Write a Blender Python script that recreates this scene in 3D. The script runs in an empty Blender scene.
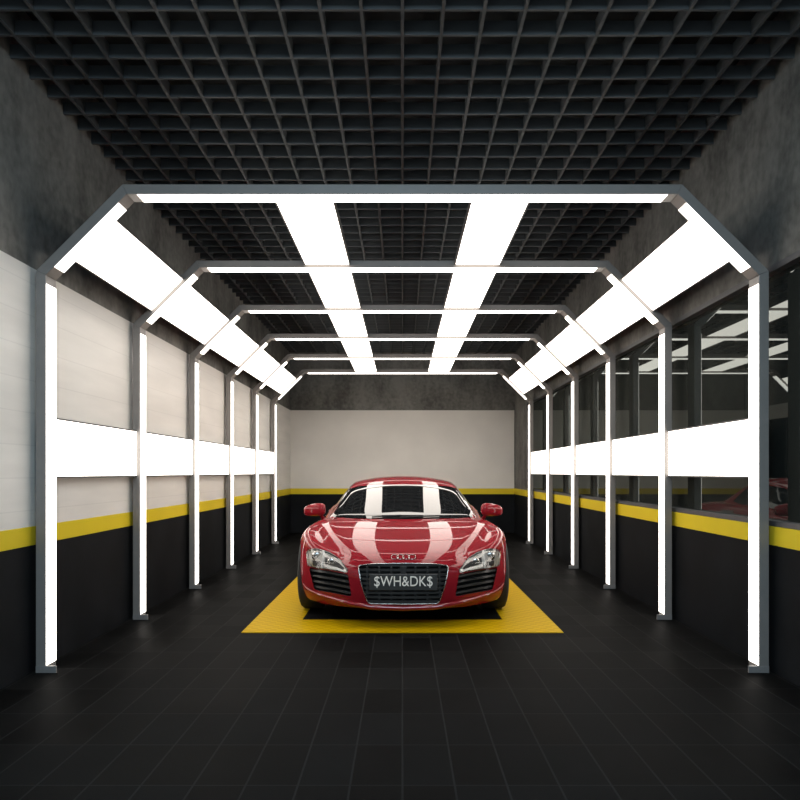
import bpy, bmesh, math, random
from mathutils import Vector, Matrix
from mathutils.bvhtree import BVHTree

random.seed(4)
SC = bpy.context.scene
COL = SC.collection
EYE = 1.27                 # camera height
FPX = 705.0                # focal length in pixels for an 800 px frame
VPX, VPY = 402.4, 472.0    # vanishing point of the room in the photograph

# ------------------------------------------------------------------ materials
def mat(name):
    m = bpy.data.materials.new(name)
    m.use_nodes = True
    nt = m.node_tree
    b = nt.nodes.get('Principled BSDF')
    return m, nt, b

def simple(name, col, rough=0.5, metal=0.0, coat=0.0, coat_rough=0.03, spec=0.5, noise=0.0, nscale=8.0, bump=0.0):
    m, nt, b = mat(name)
    b.inputs['Roughness'].default_value = rough
    b.inputs['Metallic'].default_value = metal
    b.inputs['Coat Weight'].default_value = coat
    b.inputs['Coat Roughness'].default_value = coat_rough
    b.inputs['Specular IOR Level'].default_value = spec
    b.inputs['Base Color'].default_value = (*col, 1)
    if noise or bump:
        tc = nt.nodes.new('ShaderNodeTexCoord')
        n = nt.nodes.new('ShaderNodeTexNoise')
        n.inputs['Scale'].default_value = nscale
        n.inputs['Detail'].default_value = 6
        nt.links.new(tc.outputs['Object'], n.inputs['Vector'])
        if noise:
            r = nt.nodes.new('ShaderNodeValToRGB')
            r.color_ramp.elements[0].position = 0.3
            r.color_ramp.elements[1].position = 0.7
            r.color_ramp.elements[0].color = (*[c * (1 - noise) for c in col], 1)
            r.color_ramp.elements[1].color = (*[min(1, c * (1 + noise)) for c in col], 1)
            nt.links.new(n.outputs['Fac'], r.inputs['Fac'])
            nt.links.new(r.outputs['Color'], b.inputs['Base Color'])
        if bump:
            bp = nt.nodes.new('ShaderNodeBump')
            bp.inputs['Strength'].default_value = bump
            bp.inputs['Distance'].default_value = 0.01
            nt.links.new(n.outputs['Fac'], bp.inputs['Height'])
            nt.links.new(bp.outputs['Normal'], b.inputs['Normal'])
    return m

def emission(name, col, strength):
    m, nt, b = mat(name)
    b.inputs['Base Color'].default_value = (0.8, 0.8, 0.8, 1)
    b.inputs['Emission Color'].default_value = (*col, 1)
    b.inputs['Emission Strength'].default_value = strength
    return m

def math_node(nt, op, a, b=None, c=None):
    n = nt.nodes.new('ShaderNodeMath')
    n.operation = op
    for k, v in enumerate((a, b, c)):
        if v is None:
            continue
        if isinstance(v, (int, float)):
            n.inputs[k].default_value = v
        else:
            nt.links.new(v, n.inputs[k])
    return n.outputs[0]

def concrete_material():
    m, nt, b = mat('raw_concrete')
    tc = nt.nodes.new('ShaderNodeTexCoord')
    n1 = nt.nodes.new('ShaderNodeTexNoise'); n1.inputs['Scale'].default_value = 1.3
    n1.inputs['Detail'].default_value = 8; n1.inputs['Roughness'].default_value = 0.68
    n2 = nt.nodes.new('ShaderNodeTexNoise'); n2.inputs['Scale'].default_value = 16
    n2.inputs['Detail'].default_value = 6
    mp = nt.nodes.new('ShaderNodeMapping'); mp.inputs['Scale'].default_value = (1, 1, 0.45)
    nt.links.new(tc.outputs['Object'], mp.inputs['Vector'])
    nt.links.new(mp.outputs['Vector'], n1.inputs['Vector'])
    nt.links.new(tc.outputs['Object'], n2.inputs['Vector'])
    f = math_node(nt, 'ADD', math_node(nt, 'MULTIPLY', n1.outputs['Fac'], 0.75), math_node(nt, 'MULTIPLY', n2.outputs['Fac'], 0.25))
    r = nt.nodes.new('ShaderNodeValToRGB')
    r.color_ramp.elements[0].position = 0.40; r.color_ramp.elements[0].color = (0.080, 0.078, 0.071, 1)
    r.color_ramp.elements[1].position = 0.60; r.color_ramp.elements[1].color = (0.212, 0.207, 0.19, 1)
    nt.links.new(f, r.inputs['Fac'])
    nt.links.new(r.outputs['Color'], b.inputs['Base Color'])
    b.inputs['Roughness'].default_value = 0.85
    bp = nt.nodes.new('ShaderNodeBump'); bp.inputs['Strength'].default_value = 0.25; bp.inputs['Distance'].default_value = 0.01
    nt.links.new(f, bp.inputs['Height']); nt.links.new(bp.outputs['Normal'], b.inputs['Normal'])
    return m

def floor_material():
    # interlocking black plastic tiles, 0.424 m, each with a raised middle rib
    m, nt, b = mat('black_floor_tiles')
    tc = nt.nodes.new('ShaderNodeTexCoord')
    sx = nt.nodes.new('ShaderNodeSeparateXYZ'); nt.links.new(tc.outputs['Object'], sx.inputs[0])
    T = 0.424
    xs = math_node(nt, 'DIVIDE', sx.outputs['X'], T / 2)
    ys = math_node(nt, 'DIVIDE', math_node(nt, 'ADD', sx.outputs['Y'], 0.11), T)
    fx = math_node(nt, 'FRACT', xs); fy = math_node(nt, 'FRACT', ys)
    def edge(f, w):
        d = math_node(nt, 'ABSOLUTE', math_node(nt, 'SUBTRACT', f, 0.5))
        return math_node(nt, 'GREATER_THAN', d, 0.5 - w)
    line = math_node(nt, 'MAXIMUM', edge(fx, 0.02), edge(fy, 0.009))
    cx = nt.nodes.new('ShaderNodeCombineXYZ')
    nt.links.new(math_node(nt, 'FLOOR', xs), cx.inputs[0]); nt.links.new(math_node(nt, 'FLOOR', ys), cx.inputs[1])
    wn = nt.nodes.new('ShaderNodeTexWhiteNoise'); wn.noise_dimensions = '2D'
    nt.links.new(cx.outputs[0], wn.inputs['Vector'])
    n = nt.nodes.new('ShaderNodeTexNoise'); n.inputs['Scale'].default_value = 2.2; n.inputs['Detail'].default_value = 5
    nt.links.new(tc.outputs['Object'], n.inputs['Vector'])
    v = math_node(nt, 'ADD', math_node(nt, 'MULTIPLY', wn.outputs['Value'], 0.0045), math_node(nt, 'MULTIPLY', n.outputs['Fac'], 0.0035))
    v = math_node(nt, 'ADD', v, math_node(nt, 'MULTIPLY', line, 0.009))
    v = math_node(nt, 'ADD', v, 0.0022)
    rgb = nt.nodes.new('ShaderNodeCombineColor')
    for k in range(3):
        nt.links.new(v, rgb.inputs[k])
    nt.links.new(rgb.outputs[0], b.inputs['Base Color'])
    rr = math_node(nt, 'ADD', math_node(nt, 'MULTIPLY', wn.outputs['Value'], 0.12), 0.5)
    nt.links.new(rr, b.inputs['Roughness'])
    b.inputs['Specular IOR Level'].default_value = 0.008
    bp = nt.nodes.new('ShaderNodeBump'); bp.inputs['Strength'].default_value = 0.25; bp.inputs['Distance'].default_value = 0.004
    nt.links.new(math_node(nt, 'MULTIPLY', line, -1.0), bp.inputs['Height']); nt.links.new(bp.outputs['Normal'], b.inputs['Normal'])
    return m

def yellow_tile_material():
    m, nt, b = mat('yellow_floor_tiles')
    tc = nt.nodes.new('ShaderNodeTexCoord')
    ck = nt.nodes.new('ShaderNodeTexChecker'); ck.inputs['Scale'].default_value = 1 / 0.053
    ck.inputs['Color1'].default_value = (0.49, 0.31, 0.003, 1); ck.inputs['Color2'].default_value = (0.42, 0.265, 0.002, 1)
    nt.links.new(tc.outputs['Object'], ck.inputs['Vector'])
    nt.links.new(ck.outputs['Color'], b.inputs['Base Color'])
    b.inputs['Roughness'].default_value = 0.5
    b.inputs['Specular IOR Level'].default_value = 0.02
    return m

def cladding_material():
    # pale wall sheets with faint horizontal joints
    m, nt, b = mat('pale_wall_cladding')
    tc = nt.nodes.new('ShaderNodeTexCoord')
    sx = nt.nodes.new('ShaderNodeSeparateXYZ'); nt.links.new(tc.outputs['Object'], sx.inputs[0])
    f = math_node(nt, 'FRACT', math_node(nt, 'DIVIDE', sx.outputs['Z'], 0.205))
    line = math_node(nt, 'LESS_THAN', f, 0.035)
    fy = math_node(nt, 'FRACT', math_node(nt, 'DIVIDE', sx.outputs['Y'], 1.604))
    line = math_node(nt, 'MAXIMUM', line, math_node(nt, 'LESS_THAN', fy, 0.004))
    mp = nt.nodes.new('ShaderNodeMapping'); mp.inputs['Scale'].default_value = (1, 0.7, 5)
    mp.inputs['Rotation'].default_value = (0.05, 0, 0)
    nt.links.new(tc.outputs['Object'], mp.inputs['Vector'])
    n = nt.nodes.new('ShaderNodeTexNoise'); n.inputs['Scale'].default_value = 1.2; n.inputs['Detail'].default_value = 5
    nt.links.new(mp.outputs['Vector'], n.inputs['Vector'])
    r = nt.nodes.new('ShaderNodeValToRGB')
    r.color_ramp.elements[0].position = 0.3; r.color_ramp.elements[0].color = (0.70, 0.675, 0.635, 1)
    r.color_ramp.elements[1].position = 0.7; r.color_ramp.elements[1].color = (0.82, 0.79, 0.745, 1)
    nt.links.new(n.outputs['Fac'], r.inputs['Fac'])
    mx = nt.nodes.new('ShaderNodeMix'); mx.data_type = 'RGBA'
    nt.links.new(math_node(nt, 'MULTIPLY', line, 0.13), mx.inputs[0])
    nt.links.new(r.outputs['Color'], mx.inputs[6]); mx.inputs[7].default_value = (0.25, 0.24, 0.23, 1)
    nt.links.new(mx.outputs[2], b.inputs['Base Color'])
    b.inputs['Roughness'].default_value = 0.32
    b.inputs['Specular IOR Level'].default_value = 0.35
    return m

M_CONC = concrete_material()
M_FLOOR = floor_material()
M_YTILE = yellow_tile_material()
M_CLAD = cladding_material()
M_BACK = simple('pale_back_panel', (0.75, 0.715, 0.665), 0.6, noise=0.05, nscale=1.5, spec=0.25)
M_BLACKWALL = simple('black_lower_wall', (0.008, 0.009, 0.0105), 0.65, noise=0.25, nscale=3, spec=0.08)
M_STRIPE = simple('yellow_stripe_paint', (0.70, 0.53, 0.025), 0.5, spec=0.1, noise=0.04, nscale=2)
M_SLAB = simple('dark_ceiling_slab', (0.022, 0.026, 0.029), 0.9, noise=0.3, nscale=1.5)
M_GRID = simple('dark_grid_metal', (0.078, 0.087, 0.093), 0.6, 0.0, noise=0.1, nscale=3)
M_ARCH = simple('grey_aluminium', (0.225, 0.208, 0.195), 0.45, 0.0, noise=0.05, nscale=12)
M_FOOT = simple('grey_foot_metal', (0.22, 0.21, 0.205), 0.5, 0.0, noise=0.08, nscale=30)
M_PANELFRAME = simple('panel_edge_metal', (0.10, 0.10, 0.105), 0.45, 0.4, noise=0.05, nscale=20)
M_DIFF = emission('white_light_diffuser', (1.0, 0.925, 0.84), 5.0)
M_STRIP = emission('white_light_strip', (1.0, 0.935, 0.86), 5.0)
M_WINFRAME = simple('window_frame_grey', (0.09, 0.09, 0.095), 0.45, 0.3, noise=0.05, nscale=15)
def window_glass():
    m, nt, b = mat('dark_window_glass')
    out = nt.nodes['Material Output']
    d = nt.nodes.new('ShaderNodeBsdfDiffuse'); d.inputs['Color'].default_value = (0.02, 0.022, 0.02, 1)
    g = nt.nodes.new('ShaderNodeBsdfGlossy'); g.inputs['Roughness'].default_value = 0.015; g.inputs['Color'].default_value = (0.92, 1.0, 0.97, 1)
    fr = nt.nodes.new('ShaderNodeFresnel'); fr.inputs['IOR'].default_value = 1.45
    mx = nt.nodes.new('ShaderNodeMixShader')
    nt.links.new(math_node(nt, 'ADD', math_node(nt, 'MULTIPLY', fr.outputs[0], 0.20), 0.075), mx.inputs[0])
    nt.links.new(d.outputs[0], mx.inputs[1]); nt.links.new(g.outputs[0], mx.inputs[2])
    nt.links.new(mx.outputs[0], out.inputs['Surface'])
    return m
M_GLASS = window_glass()

# car
def paint_material(ior=1.5):
    m, nt, b = mat('red_car_paint')
    b.inputs['Coat IOR'].default_value = ior
    b.inputs['Base Color'].default_value = (0.24, 0.007, 0.012, 1)
    b.inputs['Metallic'].default_value = 0.0
    b.inputs['Specular IOR Level'].default_value = 0.03
    b.inputs['Roughness'].default_value = 0.5
    b.inputs['Coat Weight'].default_value = 0.6
    b.inputs['Coat Roughness'].default_value = 0.02
    tc = nt.nodes.new('ShaderNodeTexCoord')
    n = nt.nodes.new('ShaderNodeTexNoise'); n.inputs['Scale'].default_value = 900
    nt.links.new(tc.outputs['Object'], n.inputs['Vector'])
    r = nt.nodes.new('ShaderNodeValToRGB')
    r.color_ramp.elements[0].color = (0.20, 0.007, 0.013, 1); r.color_ramp.elements[1].color = (0.24, 0.009, 0.017, 1)
    nt.links.new(n.outputs['Fac'], r.inputs['Fac']); nt.links.new(r.outputs['Color'], b.inputs['Base Color'])
    return m
M_PAINT = paint_material()
M_LIPPAINT = paint_material(2.2)  # same red with a stronger coat, raised to brighten the lip's highlight
M_LINER = simple('black_plastic', (0.008, 0.008, 0.009), 0.55, noise=0.2, nscale=40)
M_SLAT = simple('gloss_black_slat', (0.026, 0.026, 0.026), 0.35, coat=0.15, noise=0.1, nscale=30)
M_PLATE = simple('dark_number_plate', (0.03, 0.03, 0.03), 0.5, noise=0.1, nscale=30)
M_LETTER = simple('pale_letter_metal', (0.88, 0.83, 0.76), 0.5, 0.0, noise=0.03, nscale=50)
M_CHROME = simple('satin_chrome', (0.45, 0.44, 0.43), 0.22, 1.0, noise=0.03, nscale=20)
M_SCREEN = simple('dark_windscreen_glass', (0.010, 0.011, 0.012), 0.02, spec=0.42)
M_RUBBER = simple('tyre_rubber', (0.012, 0.012, 0.013), 0.8, noise=0.2, nscale=25)
M_RIM = simple('silver_alloy', (0.45, 0.45, 0.46), 0.28, 0.9, noise=0.04, nscale=20)
M_LAMPBASE = simple('silver_lamp_bowl', (0.55, 0.54, 0.51), 0.3, 0.6, noise=0.3, nscale=14)
M_LAMPDARK = simple('dark_lamp_trim', (0.03, 0.03, 0.03), 0.3, 0.2, noise=0.1, nscale=20)
M_LENSWHITE = simple('white_lamp_lens', (0.75, 0.74, 0.70), 0.2, noise=0.03, nscale=30)
M_TAIL = simple('red_tail_lens', (0.25, 0.004, 0.006), 0.1, coat=1.0, noise=0.1, nscale=30)
def clear_glass():
    m, nt, b = mat('clear_lamp_cover')
    out = nt.nodes['Material Output']
    g = nt.nodes.new('ShaderNodeBsdfGlossy'); g.inputs['Roughness'].default_value = 0.02
    t = nt.nodes.new('ShaderNodeBsdfTransparent'); t.inputs['Color'].default_value = (0.95, 0.95, 0.95, 1)
    fr = nt.nodes.new('ShaderNodeFresnel'); fr.inputs['IOR'].default_value = 1.45
    mx = nt.nodes.new('ShaderNodeMixShader')
    nt.links.new(fr.outputs[0], mx.inputs[0]); nt.links.new(t.outputs[0], mx.inputs[1]); nt.links.new(g.outputs[0], mx.inputs[2])
    nt.links.new(mx.outputs[0], out.inputs['Surface'])
    return m
M_CLEAR = clear_glass()

# ------------------------------------------------------------------ helpers
def obj(name, bm, m, parent=None, smooth=None, loc=None):
    me = bpy.data.meshes.new(name)
    bmesh.ops.recalc_face_normals(bm, faces=bm.faces)
    bm.to_mesh(me); bm.free()
    me.materials.append(m)
    if smooth is not None:
        for p in me.polygons:
            p.use_smooth = True
        me.set_sharp_from_angle(angle=math.radians(smooth))
    o = bpy.data.objects.new(name, me)
    COL.objects.link(o)
    if parent: o.parent = parent
    if loc: o.location = loc
    return o

def struct(name, bm, m, parent=None, **k):
    o = obj(name, bm, m, parent, **k)
    if parent is None:
        o['kind'] = 'structure'
    return o

def thing(name, label, cat, loc=(0, 0, 0), group=None):
    o = bpy.data.objects.new(name, None)
    o.empty_display_size = 0.2
    COL.objects.link(o); o.location = loc
    o['label'] = label; o['category'] = cat
    if group: o['group'] = group
    return o

def copy_tree(o, parent=None):
    c = o.copy(); COL.objects.link(c)
    if parent: c.parent = parent
    for ch in list(o.children):
        copy_tree(ch, c)
    return c

def add_box(bm, x0, x1, y0, y1, z0, z1, bevel=0.0):
    vs = [bm.verts.new((x, y, z)) for x in (x0, x1) for y in (y0, y1) for z in (z0, z1)]
    fs = [bm.faces.new([vs[i] for i in q]) for q in ((0, 1, 3, 2), (4, 6, 7, 5), (0, 4, 5, 1), (2, 3, 7, 6), (0, 2, 6, 4), (1, 5, 7, 3))]
    if bevel:
        es = set(e for f in fs for e in f.edges)
        bmesh.ops.bevel(bm, geom=list(es), offset=bevel, segments=2, affect='EDGES', profile=0.5)
    return bm

def box(*a, **k):
    return add_box(bmesh.new(), *a, **k)

def add_prism(bm, poly, y0, y1, bevel=0.0):
    """poly: list of (x, z); extruded along y"""
    a = [bm.verts.new((x, y0, z)) for x, z in poly]
    b = [bm.verts.new((x, y1, z)) for x, z in poly]
    n = len(poly)
    fs = [bm.faces.new(a), bm.faces.new(b[::-1])]
    for i in range(n):
        fs.append(bm.faces.new((a[i], b[i], b[(i + 1) % n], a[(i + 1) % n])))
    if bevel:
        bmesh.ops.recalc_face_normals(bm, faces=fs)
        es = set(e for f in fs for e in f.edges)
        bmesh.ops.bevel(bm, geom=list(es), offset=bevel, segments=2, affect='EDGES', profile=0.5)
    return bm

def prism(*a, **k):
    return add_prism(bmesh.new(), *a, **k)

def add_tube(bm, pts, r, seg=8, closed=False, flat=1.0):
    pts = [Vector(p) for p in pts]
    n = len(pts)
    rings = []
    for i, p in enumerate(pts):
        if closed:
            d = pts[(i + 1) % n] - pts[i - 1]
        else:
            d = pts[min(i + 1, n - 1)] - pts[max(i - 1, 0)]
        d.normalize()
        up = Vector((0, 0, 1)) if abs(d.z) < 0.95 else Vector((0, 1, 0))
        s = d.cross(up).normalized(); u = s.cross(d).normalized()
        rr = r[i] if isinstance(r, (list, tuple)) else r
        rings.append([bm.verts.new(p + s * (rr * math.cos(a)) + u * (rr * flat * math.sin(a))) for a in [2 * math.pi * k / seg for k in range(seg)]])
    for i in range(n if closed else n - 1):
        A, B = rings[i], rings[(i + 1) % n]
        for k in range(seg):
            bm.faces.new((A[k], A[(k + 1) % seg], B[(k + 1) % seg], B[k]))
    if not closed:
        bm.faces.new(rings[0][::-1]); bm.faces.new(rings[-1])
    return bm

def add_lathe_x(bm, prof, c, seg=48):
    """prof: list of (x offset, radius), revolved about the x axis through c"""
    rings = []
    for (px, r) in prof:
        rings.append([bm.verts.new((c[0] + px, c[1] + r * math.cos(a), c[2] + r * math.sin(a))) for a in [2 * math.pi * k / seg for k in range(seg)]])
    for i in range(len(rings) - 1):
        for k in range(seg):
            bm.faces.new((rings[i][k], rings[i][(k + 1) % seg], rings[i + 1][(k + 1) % seg], rings[i + 1][k]))
    return rings

def resample(poly, n):
    poly = [Vector((*p, 0)) if len(p) == 2 else Vector(p) for p in poly]
    L = [0]
    for i in range(len(poly) - 1):
        L.append(L[-1] + (poly[i + 1] - poly[i]).length)
    out = []
    for k in range(n + 1):
        t = L[-1] * k / n
        i = 0
        while i < len(L) - 2 and L[i + 1] < t:
            i += 1
        f = (t - L[i]) / max(1e-9, L[i + 1] - L[i])
        out.append(poly[i].lerp(poly[i + 1], f))
    return out

# ------------------------------------------------------------------ the room
XW = 2.36            # half width of the room
YN, YB = -1.6, 14.8  # open front edge, back wall
ZG, ZC = 3.76, 4.15  # underside of the grid, slab
ZS0, ZS1, ZT = 0.805, 0.925, 2.565

struct('floor', box(-XW - 0.3, XW + 0.3, YN, YB + 0.3, -0.12, 0.0), M_FLOOR)
ceil = struct('ceiling', box(-XW - 0.3, XW + 0.3, YN, YB + 0.3, ZC, ZC + 0.15), M_SLAB)
bm = bmesh.new()
P = 0.2216
for k in range(-10, 11):
    add_box(bm, k * P - 0.009, k * P + 0.009, YN, YB, ZG, ZG + 0.085)
y = 5.80 - 33 * P
while y < YB:
    add_box(bm, -XW, XW, y - 0.009, y + 0.009, ZG + 0.002, ZG + 0.083)
    y += P
g = struct('open_cell_grid', bm, M_GRID, ceil)

wl = struct('wall_left', box(-XW - 0.3, -XW, YN, YB + 0.3, 0, ZC), M_CONC)
struct('pale_cladding', box(-XW - 0.01, -XW + 0.012, YN, YB, ZS1, ZT), M_CLAD, wl)
struct('black_dado', box(-XW - 0.01, -XW + 0.012, YN, YB, 0.0, ZS0), M_BLACKWALL, wl)
struct('trim_1', box(-XW - 0.005, -XW + 0.016, YN, YB, ZS0, ZS1, bevel=0.003), M_STRIPE)

YWIN = 13.35
wr = bmesh.new()
add_box(wr, XW + 0.07, XW + 0.3, YN, YB + 0.3, 0, ZC)
add_box(wr, XW, XW + 0.07, YN, YB, ZT + 0.02, ZC)
add_box(wr, XW, XW + 0.07, YWIN, YB, 0, ZT + 0.03)
add_box(wr, XW, XW + 0.07, YN, YWIN + 0.01, 0, ZS1)
wr = struct('wall_right', wr, M_CONC)
struct('black_dado', box(XW - 0.012, XW + 0.01, YN, YB, 0.0, ZS0), M_BLACKWALL, wr)
struct('trim_2', box(XW - 0.016, XW + 0.005, YN, YB, ZS0, ZS1, bevel=0.003), M_STRIPE)
win = bmesh.new()
add_box(win, XW - 0.012, XW + 0.066, YN, YWIN, ZS1 + 0.001, ZS1 + 0.035, bevel=0.003)
add_box(win, XW - 0.012, XW + 0.066, YN, YWIN, ZT - 0.02, ZT + 0.02, bevel=0.003)
add_box(win, XW - 0.012, XW + 0.066, YWIN - 0.04, YWIN, ZS1 + 0.035, ZT - 0.02, bevel=0.003)
win = struct('window_1', win, M_WINFRAME)
struct('window_pane', box(XW + 0.052, XW + 0.062, YN, YWIN - 0.04, ZS1 + 0.03, ZT - 0.015), M_GLASS, win)

wb = struct('wall_back', box(-XW, XW, YB, YB + 0.3, 0, ZC), M_CONC)
struct('pale_panel', box(-XW + 0.012, XW - 0.013, YB - 0.02, YB + 0.01, ZS1, ZT, bevel=0.004), M_BACK, wb)
struct('black_dado', box(-XW + 0.013, XW - 0.013, YB - 0.012, YB + 0.01, 0, ZS0), M_BLACKWALL, wb)
struct('trim_3', box(-XW + 0.017, XW - 0.017, YB - 0.02, YB + 0.005, ZS0, ZS1, bevel=0.003), M_STRIPE)

# ------------------------------------------------------------------ light arches
D0, DS, NA = 4.454, 1.604, 6
XI, ZP, ZB = 2.254, 2.515, 3.026       # inner half width, top of post, underside of beam
XB = XI - (ZB - ZP)
TH, DEP = 0.063, 0.135
TAN = math.tan(math.radians(22.5))
ORD = ['nearest', 'second', 'third', 'fourth', 'fifth', 'farthest']

def strip_bm(p0, p1, g0, g1, nrm):
    """light strip on the inner face from p0 to p1 (x, z), gaps at both ends, facing nrm"""
    a, b = Vector(p0), Vector(p1); d = (b - a).normalized(); n = Vector(nrm).normalized()
    a = a + d * g0; b = b - d * g1
    poly = [a - n * 0.008, b - n * 0.008, b + n * 0.003, a + n * 0.003]
    return prism([tuple(p) for p in poly], 0.006, DEP - 0.006)

arch = thing('light_arch', 'nearest of the six grey light arches, tallest in view, framing the whole bay', 'light arch', (0, D0, 0), 'grey light arches over the bay')
for s in (-1, 1):
    pl = [(s * XI, 0.012), (s * (XI + TH), 0.012), (s * (XI + TH), ZP + TH * TAN), (s * XI, ZP)]
    po = obj('post', prism(pl, 0, DEP, bevel=0.004), M_ARCH, arch)
    obj('light_strip', strip_bm((s * XI, 0.0), (s * XI, ZP), 0.047, 0.055, (-s, 0)), M_STRIP, po)
    obj('foot_plate', box(min(s * (XI - 0.066), s * (XI + TH)), max(s * (XI - 0.066), s * (XI + TH)), -0.002, 0.012, 0.0, 0.044, bevel=0.002), M_FOOT, po)
    dl = [(s * XI, ZP), (s * (XI + TH), ZP + TH * TAN), (s * (XB + TH * TAN), ZB + TH), (s * XB, ZB)]
    br = obj('brace', prism(dl, 0, DEP, bevel=0.004), M_ARCH, arch)
    obj('light_strip', strip_bm((s * XI, ZP), (s * XB, ZB), 0.075, 0.075, (-s, -1)), M_STRIP, br)
bl = [(-XB, ZB), (-XB - TH * TAN, ZB + TH), (XB + TH * TAN, ZB + TH), (XB, ZB)]
be = obj('crossbeam', prism(bl, 0, DEP, bevel=0.004), M_ARCH, arch)
obj('light_strip', strip_bm((-XB, ZB), (XB, ZB), 0.065, 0.065, (0, -1)), M_STRIP, be)
LAB_ARCH = ['', 'second grey light arch from the front, just behind the nearest one',
            'third grey light arch from the front, fourth from the back wall',
            'fourth grey light arch from the front, third from the back wall',
            'fifth grey light arch from the front, last but one before the back wall',
            'farthest and smallest grey light arch, standing closest to the pale back wall']
for i in range(1, NA):
    a = copy_tree(arch); a.location = (0, D0 + i * DS, 0); a['label'] = LAB_ARCH[i]

# ------------------------------------------------------------------ light panels between the arches
PW = 0.375
PL = DS - DEP - 0.004
def make_panel(name, label, group):
    """panel lying in the local xy plane, facing -z, length along y"""
    t = thing(name, label, 'light panel', (0, 0, 0), group)
    e = 0.011
    b = bmesh.new()
    add_box(b, -PW / 2 - e, PW / 2 + e, -PL / 2, PL / 2, 0.006, 0.034)
    add_box(b, -PW / 2 - e, -PW / 2, -PL / 2, PL / 2, -0.003, 0.007)
    add_box(b, PW / 2, PW / 2 + e, -PL / 2, PL / 2, -0.003, 0.007)
    obj('panel_frame', b, M_PANELFRAME, t)
    obj('diffuser', box(-PW / 2, PW / 2, -PL / 2 + 0.001, PL / 2 - 0.001, 0.0, 0.006), M_DIFF, t)
    return t

BAY = ['nearest bay', 'second bay from the front', 'middle bay', 'fourth bay from the front', 'farthest bay']
diag = (XI + XB) / 2, (ZP + ZB) / 2
rec = 0.030 / math.sqrt(2)
kinds = [
    ('wall_light_panel', 'glowing white panel upright along the left wall in the %s', 'upright panels along the left wall', (-XI - 0.03, 1.4285), -0.5 * math.pi),
    ('wall_light_panel', 'glowing white panel upright along the right window in the %s', 'upright panels along the right window', (XI + 0.03, 1.4285), 0.5 * math.pi),
    ('sloping_light_panel', 'glowing white panel sloping over the left wall in the %s', 'sloping panels on the left', (-diag[0] - rec, diag[1] + rec), -0.25 * math.pi),
    ('sloping_light_panel', 'glowing white panel sloping over the right window in the %s', 'sloping panels on the right', (diag[0] + rec, diag[1] + rec), 0.25 * math.pi),
    ('overhead_light_panel', 'glowing white overhead panel, left of centre, in the %s', 'overhead panels left of centre', (-0.645, ZB + 0.028), 0),
    ('overhead_light_panel', 'glowing white overhead panel, right of centre, in the %s', 'overhead panels right of centre', (0.645, ZB + 0.028), 0),
]
proto = None
for (nm, lab, grp, (px, pz), rot) in kinds:
    for i in range(NA - 1):
        if proto is None:
            proto = make_panel(nm, lab % BAY[i], grp); t = proto
        else:
            t = copy_tree(proto); t.name = nm
        t.location = (px, D0 + i * DS + DEP + 0.002 + PL / 2, pz)
        t.rotation_euler = (0, rot, 0)
        t['label'] = lab % BAY[i]; t['group'] = grp

# ------------------------------------------------------------------ yellow floor border under the car
bm = bmesh.new()
XO, XN, Y0, Y1, Y2, Y3 = 1.27, 0.858, 5.56, 6.04, 10.1, 10.55
for a in ((-XO, XO, Y0, Y1), (-XO, XO, Y2, Y3), (-XO, -XN, Y1, Y2), (XN, XO, Y1, Y2)):
    add_box(bm, a[0], a[1], a[2], a[3], 0.0, 0.006)
mt = obj('parking_border', bm, M_YTILE)
mt['label'] = 'flat yellow tile border on the black floor, outlining the parking place under the red car'
mt['category'] = 'floor marking'

# ------------------------------------------------------------------ the car
CX, CY = 0.008, 5.65
car = thing('sports_car', 'glossy red low sports car parked facing the camera on the yellow bordered tiles', 'car', (CX, CY, 0.006))

U = [0, 0.28, 0.5, 0.68, 0.82, 0.93, 1.0]
UF = [0.0, 0.015, 0.06, 0.15, 0.27, 0.39, 0.50]           # nose set-back in plan
STA = [0.0, 0.15, 0.35, 0.6, 0.95, 1.2, 1.6, 2.2, 2.8, 3.3, 3.8, 4.2, 4.43]
WID = [0.895, 0.905, 0.937, 0.972, 0.975, 0.950, 0.905, 0.90, 0.93, 0.95, 0.94, 0.90, 0.84]
TOP = [
    [.540, .538, .528, .515, .545, .575, .545],
    [.592, .592, .588, .560, .600, .640, .600],
    [.655, .655, .650, .618, .660, .698, .645],
    [.720, .720, .714, .682, .716, .742, .680],
    [.788, .787, .782, .752, .765, .762, .700],
    [.822, .821, .817, .792, .786, .772, .712],
    [.840, .840, .840, .835, .815, .785, .730],
    [.850, .850, .850, .850, .840, .815, .760],
    [.860, .860, .860, .860, .865, .850, .795],
    [.870, .870, .870, .875, .880, .865, .805],
    [.880, .880, .880, .880, .870, .850, .790],
    [.850, .850, .848, .845, .835, .810, .750],
    [.790, .790, .788, .785, .770, .745, .690],
]
XROW = {1: {1: .22, 2: .40, 3: .52, 4: .70}, 2: {1: .26, 2: .50, 3: .61, 4: .75}, 3: {1: .31, 2: .60, 3: .70, 4: .79},
        4: {1: .36, 2: .69, 3: .775, 4: .83}, 5: {1: .38, 2: .73, 3: .80, 4: .85}}   # the hood crease drifts outwards to the rear
ZL = [0.145, 0.20, 0.34, 0.47]      # side levels below the top edge
WF = [0.935, 0.965, 1.0, 1.0, 0.975]
FZ = [0.06, 0.012, 0.0, 0.018, 0.06]   # front face set-back by level

def warp(u_i, s):
    f = UF[u_i]
    if s < 0.95:
        return f + s * (1 - f / 0.95)
    r = 0.35 * (abs(U[u_i]) ** 3)
    if s > 3.3:
        return s - r * ((s - 3.3) / 1.13)
    return s

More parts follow.
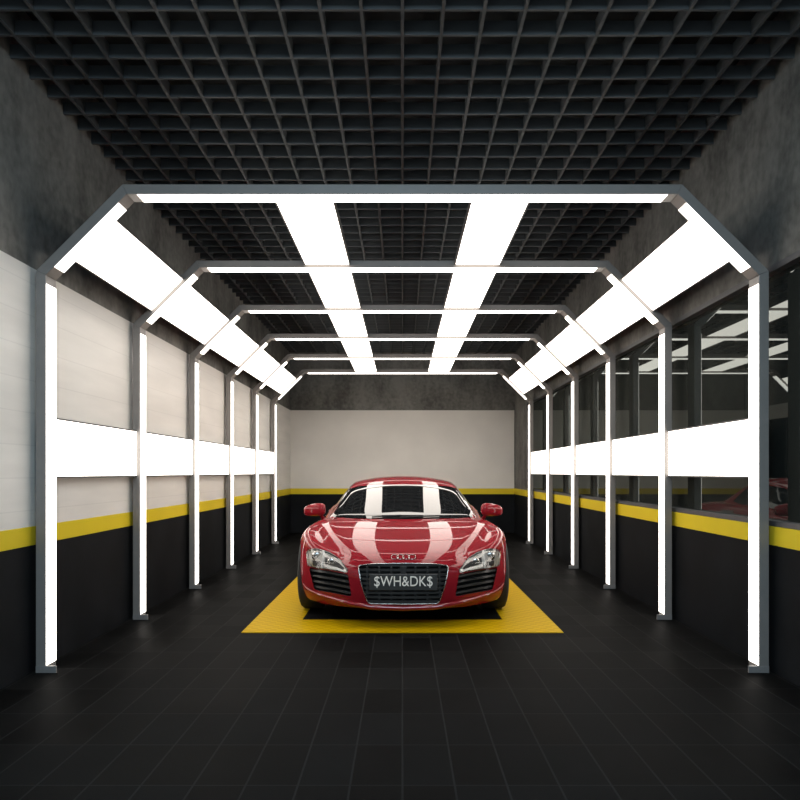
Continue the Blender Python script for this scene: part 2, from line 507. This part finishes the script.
def cage_pt(i, j, k):
    """i signed across index, j station, k level (4 = top)"""
    a = abs(i); sg = -1 if i < 0 else 1
    s = STA[j]; y = warp(a, s)
    if j == 0: y += FZ[k]
    if j == len(STA) - 1: y -= [0.12, 0.05, 0.0, 0.01, 0.05][k]
    x = WID[j] * U[a] * WF[k]
    if k == 4 and a in XROW.get(j, {}): x = XROW[j][a]
    # full-depth upper rows narrow on the top only at the outer edge
    te = TOP[j][a]
    if k == 4:
        z = te
    else:
        tt = te if j in (0, len(STA) - 1) else TOP[j][6]
        base = [0.145, 0.20, 0.34, 0.47][k]
        if j >= 6: base = [0.13, 0.22, 0.40, 0.58][k]
        z = min(base, tt - 0.03 * (4 - k))
    return Vector((sg * x, y, z))

def make_body():
    bm = bmesh.new()
    NI, NJ, NK = 6, len(STA) - 1, 4
    V = {}
    def v(i, j, k):
        key = (i, j, k)
        if key not in V:
            V[key] = bm.verts.new(cage_pt(i, j, k))
        return V[key]
    for i in range(-NI, NI):
        for j in range(NJ):
            bm.faces.new((v(i, j, 4), v(i + 1, j, 4), v(i + 1, j + 1, 4), v(i, j + 1, 4)))
            bm.faces.new((v(i, j, 0), v(i, j + 1, 0), v(i + 1, j + 1, 0), v(i + 1, j, 0)))
        for k in range(NK):
            for j in (0, NJ):
                bm.faces.new((v(i, j, k), v(i + 1, j, k), v(i + 1, j, k + 1), v(i, j, k + 1)))
    for j in range(NJ):
        for k in range(NK):
            for i in (-NI, NI):
                bm.faces.new((v(i, j, k), v(i, j + 1, k), v(i, j + 1, k + 1), v(i, j, k + 1)))
    lay = bm.edges.layers.float.new('crease_edge')
    for i in (-2, 2):
        for j in range(0, 5):
            e = bm.edges.get((V[(i, j, 4)], V[(i, j + 1, 4)]))
            e[lay] = 0.55
    bmesh.ops.recalc_face_normals(bm, faces=bm.faces)
    return bm

def subdivided(bm, levels):
    me = bpy.data.meshes.new('tmp'); bm.to_mesh(me); bm.free()
    o = bpy.data.objects.new('tmp', me); COL.objects.link(o)
    md = o.modifiers.new('s', 'SUBSURF'); md.levels = levels; md.render_levels = levels
    dg = bpy.context.evaluated_depsgraph_get()
    out = bpy.data.meshes.new_from_object(o.evaluated_get(dg))
    bpy.data.objects.remove(o); bpy.data.meshes.remove(me)
    return out

def bvh_of(me):
    b = bmesh.new(); b.from_mesh(me)
    t = BVHTree.FromBMesh(b); b.free()
    return t

body_me = subdivided(make_body(), 3)
BODY = bvh_of(body_me)

# cabin: cross-sections (across) lofted along the length
def cabin_sec(yc, zt, xr, yr, zr, xb, yb, zb):
    """centre (yc, zt), roof edge (xr, yr, zr), belt (xb, yb, zb)"""
    P_ = []
    for f in (0, 0.4, 0.75, 0.93):
        q = f ** 2
        P_.append((xr * f, yc + (yr - yc) * q, zt + (zr - zt) * (f ** 2.6)))
    P_.append((xr, yr, zr - 0.004))
    P_.append((xr + (xb - xr) * 0.12, yr + (yb - yr) * 0.1, zr + (zb - zr) * 0.14 + 0.002))
    P_.append((xr + (xb - xr) * 0.55, yr + (yb - yr) * 0.5, zr + (zb - zr) * 0.5))
    P_.append((xb, yb, zb))
    P_.append((xb, yb, zb - 0.14))
    return P_
SECS = [
    cabin_sec(0.90, .76, .70, 1.20, .74, .745, 1.22, .70),
    cabin_sec(1.10, .830, .705, 1.34, .840, .765, 1.40, .76),
    cabin_sec(1.42, .937, .665, 1.62, .925, .785, 1.66, .79),
    cabin_sec(1.77, 1.047, .625, 1.92, 1.022, .795, 1.94, .80),
    cabin_sec(2.16, 1.154, .590, 2.20, 1.107, .800, 2.20, .81),
    cabin_sec(2.46, 1.205, .575, 2.44, 1.140, .805, 2.44, .82),
    cabin_sec(2.70, 1.222, .572, 2.66, 1.150, .81, 2.66, .83),
    cabin_sec(2.95, 1.205, .555, 2.93, 1.130, .80, 2.90, .84),
    cabin_sec(3.30, 1.125, .53, 3.26, 1.060, .77, 3.22, .84),
    cabin_sec(3.65, 1.005, .49, 3.60, .950, .72, 3.55, .82),
    cabin_sec(3.98, .860, .45, 3.92, .82, .66, 3.88, .78),
]
def make_cabin():
    bm = bmesh.new()
    rows = []
    for S in SECS:
        row = [bm.verts.new((-x, y_, z)) for x, y_, z in S[:0:-1]] + [bm.verts.new(p) for p in S]
        rows.append(row)
    for a, b in zip(rows, rows[1:]):
        for k in range(len(a) - 1):
            bm.faces.new((a[k], a[k + 1], b[k + 1], b[k]))
    bm.faces.new(rows[0]); bm.faces.new(rows[-1][::-1])
    # floor of the cabin shell
    for a, b in zip(rows, rows[1:]):
        bm.faces.new((a[0], b[0], b[-1], a[-1]))
    bmesh.ops.recalc_face_normals(bm, faces=bm.faces)
    return bm
cab_me = subdivided(make_cabin(), 3)
CABIN = bvh_of(cab_me)

EYE_L = Vector((-CX, -CY, EYE - 0.006))
def ray_px(tree, px, py):
    """front-view outline point (photo frame) -> point and normal on the surface"""
    d = Vector((px - VPX, FPX, -(py - VPY))).normalized()
    h = tree.ray_cast(EYE_L, d)
    if h[0] is None:
        # just off the edge: nearest point
        q = EYE_L + d * (6.3 / d.y)
        h = tree.find_nearest(q)
    return h[0], h[1]

def ray_side(tree, s, z):
    h = tree.ray_cast(Vector((3, s, z)), Vector((-1, 0, 0)))
    if h[0] is None:
        h = tree.find_nearest(Vector((0.9, s, z)))
    return h[0], h[1]

def nose(tree, x, z):
    h = tree.ray_cast(Vector((x, -3, z)), Vector((0, 1, 0)))
    return h[0].y if h[0] else 0.5

CARC = VPX + 1.0   # middle of the car in the photograph
def mir(p):        # mirror an outline point of the left half to the right half
    return (2 * CARC - p[0], p[1])

def patch_bm(pts_rows, tree, off, caster, skirt=0.012):
    """pts_rows: rows of outline points; builds a skin that follows the surface"""
    bm = bmesh.new()
    R, N = [], []
    for row in pts_rows:
        rr, nn = [], []
        for p in row:
            co, n = caster(tree, p[0], p[1])
            if n.y > 0 and caster is ray_px: n = -n
            rr.append(co + n * off); nn.append(n)
        R.append(rr); N.append(nn)
    V = [[bm.verts.new(c) for c in rr] for rr in R]
    for a in range(len(V) - 1):
        for b in range(len(V[0]) - 1):
            bm.faces.new((V[a][b], V[a][b + 1], V[a + 1][b + 1], V[a + 1][b]))
    # skirt down into the surface
    m, k = len(V), len(V[0])
    loop = [(0, b) for b in range(k)] + [(a, k - 1) for a in range(1, m)] + [(m - 1, b) for b in range(k - 2, -1, -1)] + [(a, 0) for a in range(m - 2, 0, -1)]
    low = {q: bm.verts.new(R[q[0]][q[1]] - N[q[0]][q[1]] * (off + skirt)) for q in loop}
    for i, q in enumerate(loop):
        w = loop[(i + 1) % len(loop)]
        bm.faces.new((V[q[0]][q[1]], low[q], low[w], V[w[0]][w[1]]))
    return bm

def patch(name, top, bot, tree, m, parent, off=0.004, n=16, rows=8, caster=ray_px, flip=False, smooth=40):
    if flip:
        top = [mir(p) for p in top]; bot = [mir(p) for p in bot]
    A, B = resample(top, n), resample(bot, n)
    rowsP = [[A[k].lerp(B[k], r / rows) for k in range(n + 1)] for r in range(rows + 1)]
    return obj(name, patch_bm(rowsP, tree, off, caster), m, parent, smooth=smooth)

def mirror_bm_x(bm):
    for v in bm.verts: v.co.x = -v.co.x
    bmesh.ops.reverse_faces(bm, faces=bm.faces)

# --- openings cut in the body -------------------------------------------------
def rounded(poly, r, seg=4):
    out = []
    n = len(poly)
    for i in range(n):
        p = Vector(poly[i]); a = Vector(poly[i - 1]); b = Vector(poly[(i + 1) % n])
        da = (a - p).normalized(); db = (b - p).normalized()
        rr = min(r, (a - p).length * 0.4, (b - p).length * 0.4)
        s_, e_ = p + da * rr, p + db * rr
        for k in range(seg + 1):
            t = k / seg
            out.append(tuple(s_ * (1 - t) ** 2 + p * 2 * t * (1 - t) + e_ * t * t))
    return out

def px_to_xz(px, py):
    co, n = ray_px(BODY, px, py)
    return (co.x, co.z)

GR_L = [(403.4, 563.2), (372, 563.8), (358.0, 565.6), (361.0, 583), (368.0, 603.6), (403.4, 604.2)]
gr_half = [px_to_xz(*p) for p in GR_L]
gr_half = [(0 if abs(x) < 0.02 else x, z) for x, z in gr_half]
GRILLE = gr_half + [(-x, z) for x, z in gr_half[-2:0:-1]]
GRILLE_R = rounded(GRILLE, 0.03)

IN_TOP = [(309.2, 567.6), (328, 570.3), (348.0, 574.2)]
IN_BOT = [(314.5, 589.5), (333, 593), (351.5, 596.5)]
in_pts = [px_to_xz(*p) for p in IN_TOP] + [px_to_xz(*p) for p in IN_BOT[::-1]]
INTAKE = rounded(in_pts, 0.02)

def cutter(bm, m):
    me = bpy.data.meshes.new('cut'); bmesh.ops.recalc_face_normals(bm, faces=bm.faces); bm.to_mesh(me); bm.free()
    me.materials.append(m)
    o = bpy.data.objects.new('cut', me); COL.objects.link(o)
    return o

WHEELS = [(0.93, 0.335), (3.58, 0.345)]
cuts = [cutter(prism(GRILLE_R, -0.6, 0.17), M_LINER)]
for s in (-1, 1):
    poly = [(-s * x, z) for x, z in INTAKE]
    cuts.append(cutter(prism(poly, -0.6, 0.50), M_LINER))
    for (wy, wr) in WHEELS:
        b = bmesh.new()
        rg = add_lathe_x(b, [(-0.32, wr + 0.03), (0.32, wr + 0.03)], (s * 0.98, wy, wr), 40)
        b.faces.new(rg[0]); b.faces.new(rg[1][::-1])
        cuts.append(cutter(b, M_LINER))

body_me.materials.clear(); body_me.materials.append(M_PAINT)
tmp = bpy.data.objects.new('tmp', body_me); COL.objects.link(tmp)
for c in cuts:
    md = tmp.modifiers.new('b', 'BOOLEAN'); md.operation = 'DIFFERENCE'; md.object = c; md.solver = 'EXACT'
    md.material_mode = 'TRANSFER'
dg = bpy.context.evaluated_depsgraph_get()
cut_me = bpy.data.meshes.new_from_object(tmp.evaluated_get(dg))
bpy.data.objects.remove(tmp)
for c in cuts: bpy.data.objects.remove(c)
cut_me.name = 'body'
for p in cut_me.polygons: p.use_smooth = True
cut_me.set_sharp_from_angle(angle=math.radians(32))
body = bpy.data.objects.new('body', cut_me); COL.objects.link(body); body.parent = car
cab_me.materials.append(M_PAINT); cab_me.name = 'cabin'
for p in cab_me.polygons: p.use_smooth = True
cabin = bpy.data.objects.new('cabin_roof', cab_me); COL.objects.link(cabin); cabin.parent = car

# --- grille --------------------------------------------------------------------
def span_at(poly, z):
    xs = []
    n = len(poly)
    for i in range(n):
        (x0, z0), (x1, z1) = poly[i], poly[(i + 1) % n]
        if (z0 - z) * (z1 - z) < 0:
            xs.append(x0 + (x1 - x0) * (z - z0) / (z1 - z0))
    return (min(xs), max(xs)) if len(xs) >= 2 else None

def bar_bm(bm, pts, h, d):
    """flat horizontal bar through pts (front edge), h tall, d deep"""
    rings = []
    for p in pts:
        p = Vector(p)
        rings.append([bm.verts.new(p + Vector(o)) for o in ((0, 0.0, -h / 2), (0, 0.0, h / 2), (0, d, h / 2), (0, d, -h / 2))])
    for a, b in zip(rings, rings[1:]):
        for k in range(4):
            bm.faces.new((a[k], a[(k + 1) % 4], b[(k + 1) % 4], b[k]))
    bm.faces.new(rings[0]); bm.faces.new(rings[-1][::-1])

zlo = min(z for x, z in GRILLE); zhi = max(z for x, z in GRILLE)
bm = bmesh.new()
NB = 9
for k in range(NB):
    z = zlo + (zhi - zlo) * (k + 0.5) / NB
    sp = span_at(GRILLE_R, z)
    xs = [sp[0] + (sp[1] - sp[0]) * t / 14 for t in range(15)]
    bar_bm(bm, [(x, nose(BODY, x, z) + 0.012, z) for x in xs], 0.019, 0.03)
for k in range(-3, 4):
    x = k * 0.098
    zs = [z for z in [zlo + (zhi - zlo) * t / 12 for t in range(13)] if (span_at(GRILLE_R, z) or (9, -9))[0] + 0.008 < x < (span_at(GRILLE_R, z) or (9, -9))[1] - 0.008]
    if len(zs) > 1:
        add_box(bm, x - 0.007, x + 0.007, nose(BODY, x, 0.35) + 0.02, nose(BODY, x, 0.35) + 0.075, zs[0], zs[-1])
grille = obj('grille', bm, M_SLAT, car)
bm = bmesh.new()
fr = []
for x, z in GRILLE_R:
    fr.append((x, nose(BODY, x, z) - 0.001, z))
add_tube(bm, fr, 0.0048, 8, closed=True)
obj('chrome_surround', bm, M_CHROME, grille, smooth=60)['label'] = 'thin chrome surround'

# number plate and its lettering
zc, zh = 0.378, 0.066
bm = bmesh.new()
xs = [-0.27 + 0.54 * t / 10 for t in range(11)]
yp = nose(BODY, 0.0, zc) - 0.004
add_box(bm, -0.275, 0.275, yp, yp + 0.02, zc - zh, zc + zh, bevel=0.006)
plate = obj('number_plate', bm, M_PLATE, car)
def text_mesh(body_txt, size, ext):
    cu = bpy.data.curves.new('txt', 'FONT'); cu.body = body_txt; cu.size = size; cu.extrude = ext
    cu.align_x = 'CENTER'; cu.align_y = 'CENTER'
    o = bpy.data.objects.new('txt', cu); COL.objects.link(o)
    dg = bpy.context.evaluated_depsgraph_get()
    me = bpy.data.meshes.new_from_object(o.evaluated_get(dg))
    bpy.data.objects.remove(o)
    return me
tm = text_mesh('$WH&DK$', 0.12, 0.003)
xs_ = [v.co.x for v in tm.vertices]; ys_ = [v.co.y for v in tm.vertices]
cxm, cym = (min(xs_) + max(xs_)) / 2, (min(ys_) + max(ys_)) / 2
fx = 0.468 / (max(xs_) - min(xs_)); fy = 0.094 / (max(ys_) - min(ys_))
for v in tm.vertices:
    v.co = Vector(((v.co.x - cxm) * fx, yp - 0.003 - v.co.z, zc + 0.004 + (v.co.y - cym) * fy))
tm.materials.append(M_LETTER)
to = bpy.data.objects.new('plate_lettering', tm); COL.objects.link(to); to.parent = plate

# badge holder in the grille and ring emblem on the nose
bm = bmesh.new()
zb_ = zhi - 0.055; yb_ = nose(BODY, 0, zb_) + 0.008
add_prism(bm, rounded([(-0.03, zb_ + 0.03), (0.03, zb_ + 0.03), (0.02, zb_ - 0.03), (-0.02, zb_ - 0.03)], 0.01), yb_, yb_ + 0.03)
obj('badge_block', bm, M_SLAT, grille)
bm = bmesh.new()
for k in range(4):
    c0 = (k - 1.5) * 0.047
    ring = []
    for a in range(28):
        t = 2 * math.pi * a / 28
        px = CARC + (c0 + 0.030 * math.cos(t)) * FPX / 5.8
        py = 557.3 - 0.019 * math.sin(t) * FPX / 5.8
        co, n = ray_px(BODY, px, py)
        ring.append(co + n * 0.004)
    add_tube(bm, ring, 0.0027, 6, closed=True)
obj('ring_emblem', bm, M_CHROME, car, smooth=60)

# --- side intakes, headlights ---------------------------------------------------
HL_TOP = [(308.0, 551.5), (312, 549.6), (320, 550.4), (331, 554.4), (340.0, 560.0), (347.6, 570.3)]
HL_BOT = [(309.6, 566.4), (316, 567.6), (322, 568.4), (332, 569.8), (340, 571.2), (347.2, 572.6)]
for flip in (False, True):
    s = 1 if flip else -1
    bm = bmesh.new()
    A, B = resample(IN_TOP, 10), resample(IN_BOT, 10)
    for r in (0.12, 0.37, 0.62, 0.87):
        pts = []
        for k in range(11):
            p = A[k].lerp(B[k], r)
            co, n = ray_px(BODY, p.x, p.y)
            pts.append((co.x, co.y + 0.02, co.z))
        bar_bm(bm, pts, 0.017, 0.07)
    if flip: mirror_bm_x(bm)
    obj('side_intake', bm, M_SLAT, car)
    hl = patch('headlight', HL_TOP, HL_BOT, BODY, M_LAMPBASE, car, off=0.003, n=20, rows=8, flip=flip)
    def hpt(u, v, off):
        A_, B_ = resample(HL_TOP, 20), resample(HL_BOT, 20)
        a = A_[int(round(u * 20))]; b = B_[int(round(u * 20))]
        p = a.lerp(b, v)
        q = (p.x, p.y) if not flip else mir((p.x, p.y))
        co, n = ray_px(BODY, *q)
        if n.y > 0: n = -n
        return co + n * off, n
    # dark trim around the lamp bowls
    sub = lambda u0, u1, v0, v1, nm, m, off, k=8: obj(nm, grid_bm(u0, u1, v0, v1, off, k), m, hl, smooth=50)
    def grid_bm(u0, u1, v0, v1, off, k):
        b = bmesh.new()
        rows = [[b.verts.new(hpt(u0 + (u1 - u0) * i / k, v0 + (v1 - v0) * j / 4, off)[0]) for i in range(k + 1)] for j in range(5)]
        for j in range(4):
            for i in range(k):
                b.faces.new((rows[j][i], rows[j][i + 1], rows[j + 1][i + 1], rows[j + 1][i]))
        return b
    sub(0.40, 0.9, 0.30, 0.72, 'inner_trim', M_LAMPDARK, 0.006)
    sub(0.10, 0.32, 0.62, 0.92, 'outer_trim', M_LAMPDARK, 0.006)
    # projector lenses
    for (u, v, r) in ((0.2, 0.36, 0.042), (0.55, 0.48, 0.034)):
        c, n = hpt(u, v, 0.006)
        b = bmesh.new()
        bmesh.ops.create_uvsphere(b, u_segments=20, v_segments=10, radius=r)
        bmesh.ops.scale(b, vec=(1, 0.35, 1), verts=b.verts)
        bmesh.ops.translate(b, vec=c, verts=b.verts)
        obj('lamp_lens', b, M_CHROME, hl, smooth=60)
    # bright divider and the light bar along the lower edge
    b = bmesh.new()
    add_tube(b, [hpt(0.36 - 0.02 * math.sin(t * math.pi / 6), t / 6, 0.009)[0] for t in range(7)], 0.011, 8)
    obj('divider', b, M_LENSWHITE, hl, smooth=60)
    b = bmesh.new()
    add_tube(b, [hpt(0.40 + 0.58 * t / 10, 0.86, 0.008)[0] for t in range(11)], 0.008, 8)
    obj('light_bar', b, M_LENSWHITE, hl, smooth=60)
    b = bmesh.new()
    rim = [(p.x, p.y) for p in resample(HL_TOP, 16)] + [(p.x, p.y) for p in resample(HL_BOT[::-1], 16)][1:-1]
    if flip: rim = [mir(p) for p in rim]
    add_tube(b, [ray_px(BODY, *p)[0] for p in rim], 0.006, 6, closed=True)
    obj('lamp_rim', b, M_LAMPDARK, hl, smooth=60)
    A_, B_ = resample(HL_TOP, 16), resample(HL_BOT, 16)
    rowsP = [[A_[k].lerp(B_[k], r / 6) for k in range(17)] for r in range(7)]
    if flip: rowsP = [[Vector((*mir((p.x, p.y)), 0)) for p in row] for row in rowsP]
    obj('lamp_cover', patch_bm(rowsP, BODY, 0.022, ray_px, skirt=0.01), M_CLEAR, hl, smooth=40)

# --- bumper lip ------------------------------------------------------------------
LIP = [(304.0, 583.5), (307.5, 588.5), (315, 592.5), (333, 598.5), (352, 603.2), (372, 606.4), (403.4, 607.6)]
lp = []
for p in resample(LIP, 24):
    co, n = ray_px(BODY, p.x, p.y)
    lp.append(co + n * 0.007)
lp = lp + [Vector((-p.x, p.y, p.z)) for p in lp[-2::-1]]
bm = bmesh.new()
rad = [0.007 + 0.015 * min(1, 4 * min(i, len(lp) - 1 - i) / len(lp)) for i in range(len(lp))]
add_tube(bm, lp, rad, 10)
obj('bumper_lip', bm, M_LIPPAINT, car, smooth=70)

# --- glass -------------------------------------------------------------------------
WS_TOP = [(348.5, 489.2), (360, 486.4), (380, 485.2), (403.4, 484.8)]
WS_BOT = [(331.5, 517.4), (356, 518.6), (380, 519.0), (403.4, 519.2)]
full = lambda L: L + [mir(p) for p in L[-2::-1]]
ws = patch('windscreen', full(WS_TOP), full(WS_BOT), CABIN, M_SCREEN, car, off=0.004, n=40, rows=14)
for s in (0, 1):
    b_top = [(1.78, 0.985), (2.15, 1.085), (2.55, 1.115), (2.85, 1.10), (3.02, 1.06)]
    b_bot = [(1.70, 0.865), (2.0, 0.862), (2.4, 0.87), (2.8, 0.88), (3.05, 0.90)]
    A, B = resample(b_top, 20), resample(b_bot, 20)
    rowsP = [[A[k].lerp(B[k], r / 8) for k in range(21)] for r in range(9)]
    bm = patch_bm(rowsP, CABIN, 0.003, ray_side)
    if s: mirror_bm_x(bm)
    obj('side_window', bm, M_SCREEN, car, smooth=40)
def ray_top(tree, x, y_):
    h = tree.ray_cast(Vector((x, y_, 3)), Vector((0, 0, -1)))
    return h[0], h[1]
A, B = resample([(-0.40, 3.08), (0.40, 3.08)], 14), resample([(-0.38, 3.72), (0.38, 3.72)], 14)
obj('rear_window', patch_bm([[A[k].lerp(B[k], r / 8) for k in range(15)] for r in range(9)], CABIN, 0.003, ray_top), M_SCREEN, car, smooth=40)
# wipers at the foot of the windscreen
for (xa, ya, xb, yb_) in ((372, 518.2, 401, 516.4), (400, 518.6, 440, 517.0)):
    bm = bmesh.new()
    pts = []
    for t in range(9):
        co, n = ray_px(CABIN, xa + (xb - xa) * t / 8, ya + (yb_ - ya) * t / 8)
        pts.append(co + n * 0.013)
    add_tube(bm, pts, 0.007, 6)
    obj('wiper', bm, M_LINER, car, smooth=60)

# --- mirrors ----------------------------------------------------------------------
def mirror_bm():
    bm = bmesh.new()
    # stations from the inner end to the outer tip: x, y, z, half depth, half height
    for_ = [(0.790, 1.505, 0.885, 0.030, 0.030), (0.800, 1.50, 0.886, 0.052, 0.056), (0.835, 1.505, 0.886, 0.066, 0.066),
            (0.90, 1.525, 0.880, 0.066, 0.068), (0.965, 1.545, 0.872, 0.058, 0.058), (1.002, 1.555, 0.868, 0.042, 0.046), (1.014, 1.557, 0.866, 0.018, 0.022)]
    rings = []
    for (x, y_, z, d, h) in for_:
        ring = []
        for k in range(14):
            a = 2 * math.pi * k / 14
            cy, cz = math.cos(a), math.sin(a)
            e = 0.75
            ring.append(bm.verts.new((x, y_ + d * math.copysign(abs(cy) ** e, cy), z + h * math.copysign(abs(cz) ** e, cz))))
        rings.append(ring)
    for a, b in zip(rings, rings[1:]):
        for k in range(14):
            bm.faces.new((a[k], a[(k + 1) % 14], b[(k + 1) % 14], b[k]))
    bm.faces.new(rings[0]); bm.faces.new(rings[-1][::-1])
    return bm
for s in (0, 1):
    bm = mirror_bm()
    if s == 0: mirror_bm_x(bm)
    me = subdivided(bm, 1); me.materials.append(M_PAINT); me.name = 'wing_mirror'
    for p in me.polygons: p.use_smooth = True
    mo = bpy.data.objects.new('wing_mirror', me); COL.objects.link(mo); mo.parent = car
    bm = bmesh.new()
    add_tube(bm, [(0.79, 1.57, 0.765), (0.815, 1.55, 0.79), (0.835, 1.535, 0.82), (0.845, 1.52, 0.85)], [0.022, 0.018, 0.017, 0.02], 10)
    if s == 0: mirror_bm_x(bm)
    obj('stalk', bm, M_PAINT, mo, smooth=70)
    bm = bmesh.new()
    sx = 1 if s else -1
    add_prism(bm, rounded([(sx * 0.81, 0.935), (sx * 0.95, 0.915), (sx * 0.95, 0.845), (sx * 0.81, 0.835)], 0.02), 1.57, 1.605)
    obj('mirror_glass', bm, M_SCREEN, mo)

# --- wheels -------------------------------------------------------------------------
def wheel(side, wy, r, width):
    xo = side * 0.945
    t = thing_part('wheel')
    bm = bmesh.new()
    w = width
    prof = [(-side * 0.02, r * 0.68), (-side * 0.004, r * 0.74), (0, r * 0.86), (-side * 0.012, r * 0.95), (-side * 0.035, r * 0.995), (-side * (w / 2), r),
            (-side * (w - 0.035), r * 0.995), (-side * (w - 0.01), r * 0.94), (-side * w, r * 0.85), (-side * (w - 0.02), r * 0.68)]
    add_lathe_x(bm, prof, (xo, wy, r), 56)
    obj('tyre', bm, M_RUBBER, t, smooth=40)
    bm = bmesh.new()
    add_lathe_x(bm, [(-side * 0.02, r * 0.69), (-side * 0.018, r * 0.66), (-side * 0.04, r * 0.63), (-side * 0.17, r * 0.60), (-side * (w - 0.02), r * 0.68)], (xo, wy, r), 48)
    hub = add_lathe_x(bm, [(-side * 0.10, r * 0.2), (-side * 0.05, r * 0.19), (-side * 0.045, r * 0.1), (-side * 0.04, 0.002)], (xo, wy, r), 24)
    for k in range(5):
        for dd in (-0.16, 0.16):
            a = 2 * math.pi * k / 5 + dd + 0.3
            a0 = 2 * math.pi * k / 5 + dd * 0.6 + 0.3
            add_tube(bm, [(xo - side * 0.055, wy + r * 0.14 * math.cos(a0), r + r * 0.14 * math.sin(a0)), (xo - side * 0.04, wy + r * 0.65 * math.cos(a), r + r * 0.65 * math.sin(a))], 0.016, 6)
    obj('alloy_rim', bm, M_RIM, t, smooth=40)
    bm = bmesh.new()
    rg = add_lathe_x(bm, [(-side * 0.10, r * 0.5), (-side * 0.12, r * 0.5)], (xo, wy, r), 32)
    bm.faces.new(rg[0]); bm.faces.new(rg[1][::-1])
    obj('brake_disc', bm, M_FOOT, t)
def thing_part(name):
    o = bpy.data.objects.new(name, None); COL.objects.link(o); o.parent = car
    o.empty_display_size = 0.1
    return o
for s in (-1, 1):
    wheel(s, WHEELS[0][0], WHEELS[0][1], 0.235)
    wheel(s, WHEELS[1][0], WHEELS[1][1], 0.29)

# --- side blades, tail lamps, exhausts (out of sight from the front) -------------------
for s in (0, 1):
    A, B = resample([(2.72, 0.80), (3.02, 0.80)], 8), resample([(2.62, 0.28), (2.95, 0.28)], 8)
    bm = patch_bm([[A[k].lerp(B[k], r / 10) for k in range(9)] for r in range(11)], BODY, 0.006, ray_side)
    if s: mirror_bm_x(bm)
    obj('side_blade', bm, M_SLAT, car, smooth=40)
    def ray_rear(tree, x, z):
        h = tree.ray_cast(Vector((x, 8, z)), Vector((0, -1, 0)))
        return h[0], h[1]
    A, B = resample([(0.36, 0.70), (0.74, 0.68)], 10), resample([(0.38, 0.60), (0.74, 0.59)], 10)
    bm = patch_bm([[A[k].lerp(B[k], r / 4) for k in range(11)] for r in range(5)], BODY, 0.006, ray_rear)
    if s: mirror_bm_x(bm)
    obj('tail_lamp', bm, M_TAIL, car, smooth=40)

# ------------------------------------------------------------------ light, world, camera
w = bpy.data.worlds.new('world'); SC.world = w
w.use_nodes = True
bg = w.node_tree.nodes['Background']
bg.inputs['Color'].default_value = (0.58, 0.68, 0.76, 1)
bg.inputs['Strength'].default_value = 0.8

# unseen cool fill light, added to brighten and blue the near walls
la = bpy.data.lights.new('cool_fill_light', 'AREA'); la.shape = 'RECTANGLE'; la.size = 3.0; la.size_y = 1.2
la.energy = 160; la.color = (0.64, 0.85, 1.0)
lo = bpy.data.objects.new('cool_fill_light', la); COL.objects.link(lo); lo.location = (0, 0.6, 3.6)
lo.rotation_euler = (math.radians(25), 0, 0)

cam = bpy.data.cameras.new('camera')
cam.sensor_width = 36.0
cam.lens = FPX / 800 * 36
cam.shift_x = -(VPX - 400) / 800
cam.shift_y = (VPY - 400) / 800
cam.clip_start = 0.05
co = bpy.data.objects.new('camera', cam); COL.objects.link(co)
co.location = (0, 0, EYE); co.rotation_euler = (math.pi / 2, 0, 0)
SC.camera = co
SC.view_settings.view_transform = 'Standard'
SC.view_settings.look = 'None'
SC.view_settings.exposure = 0.0
SC.cycles.use_denoising = True
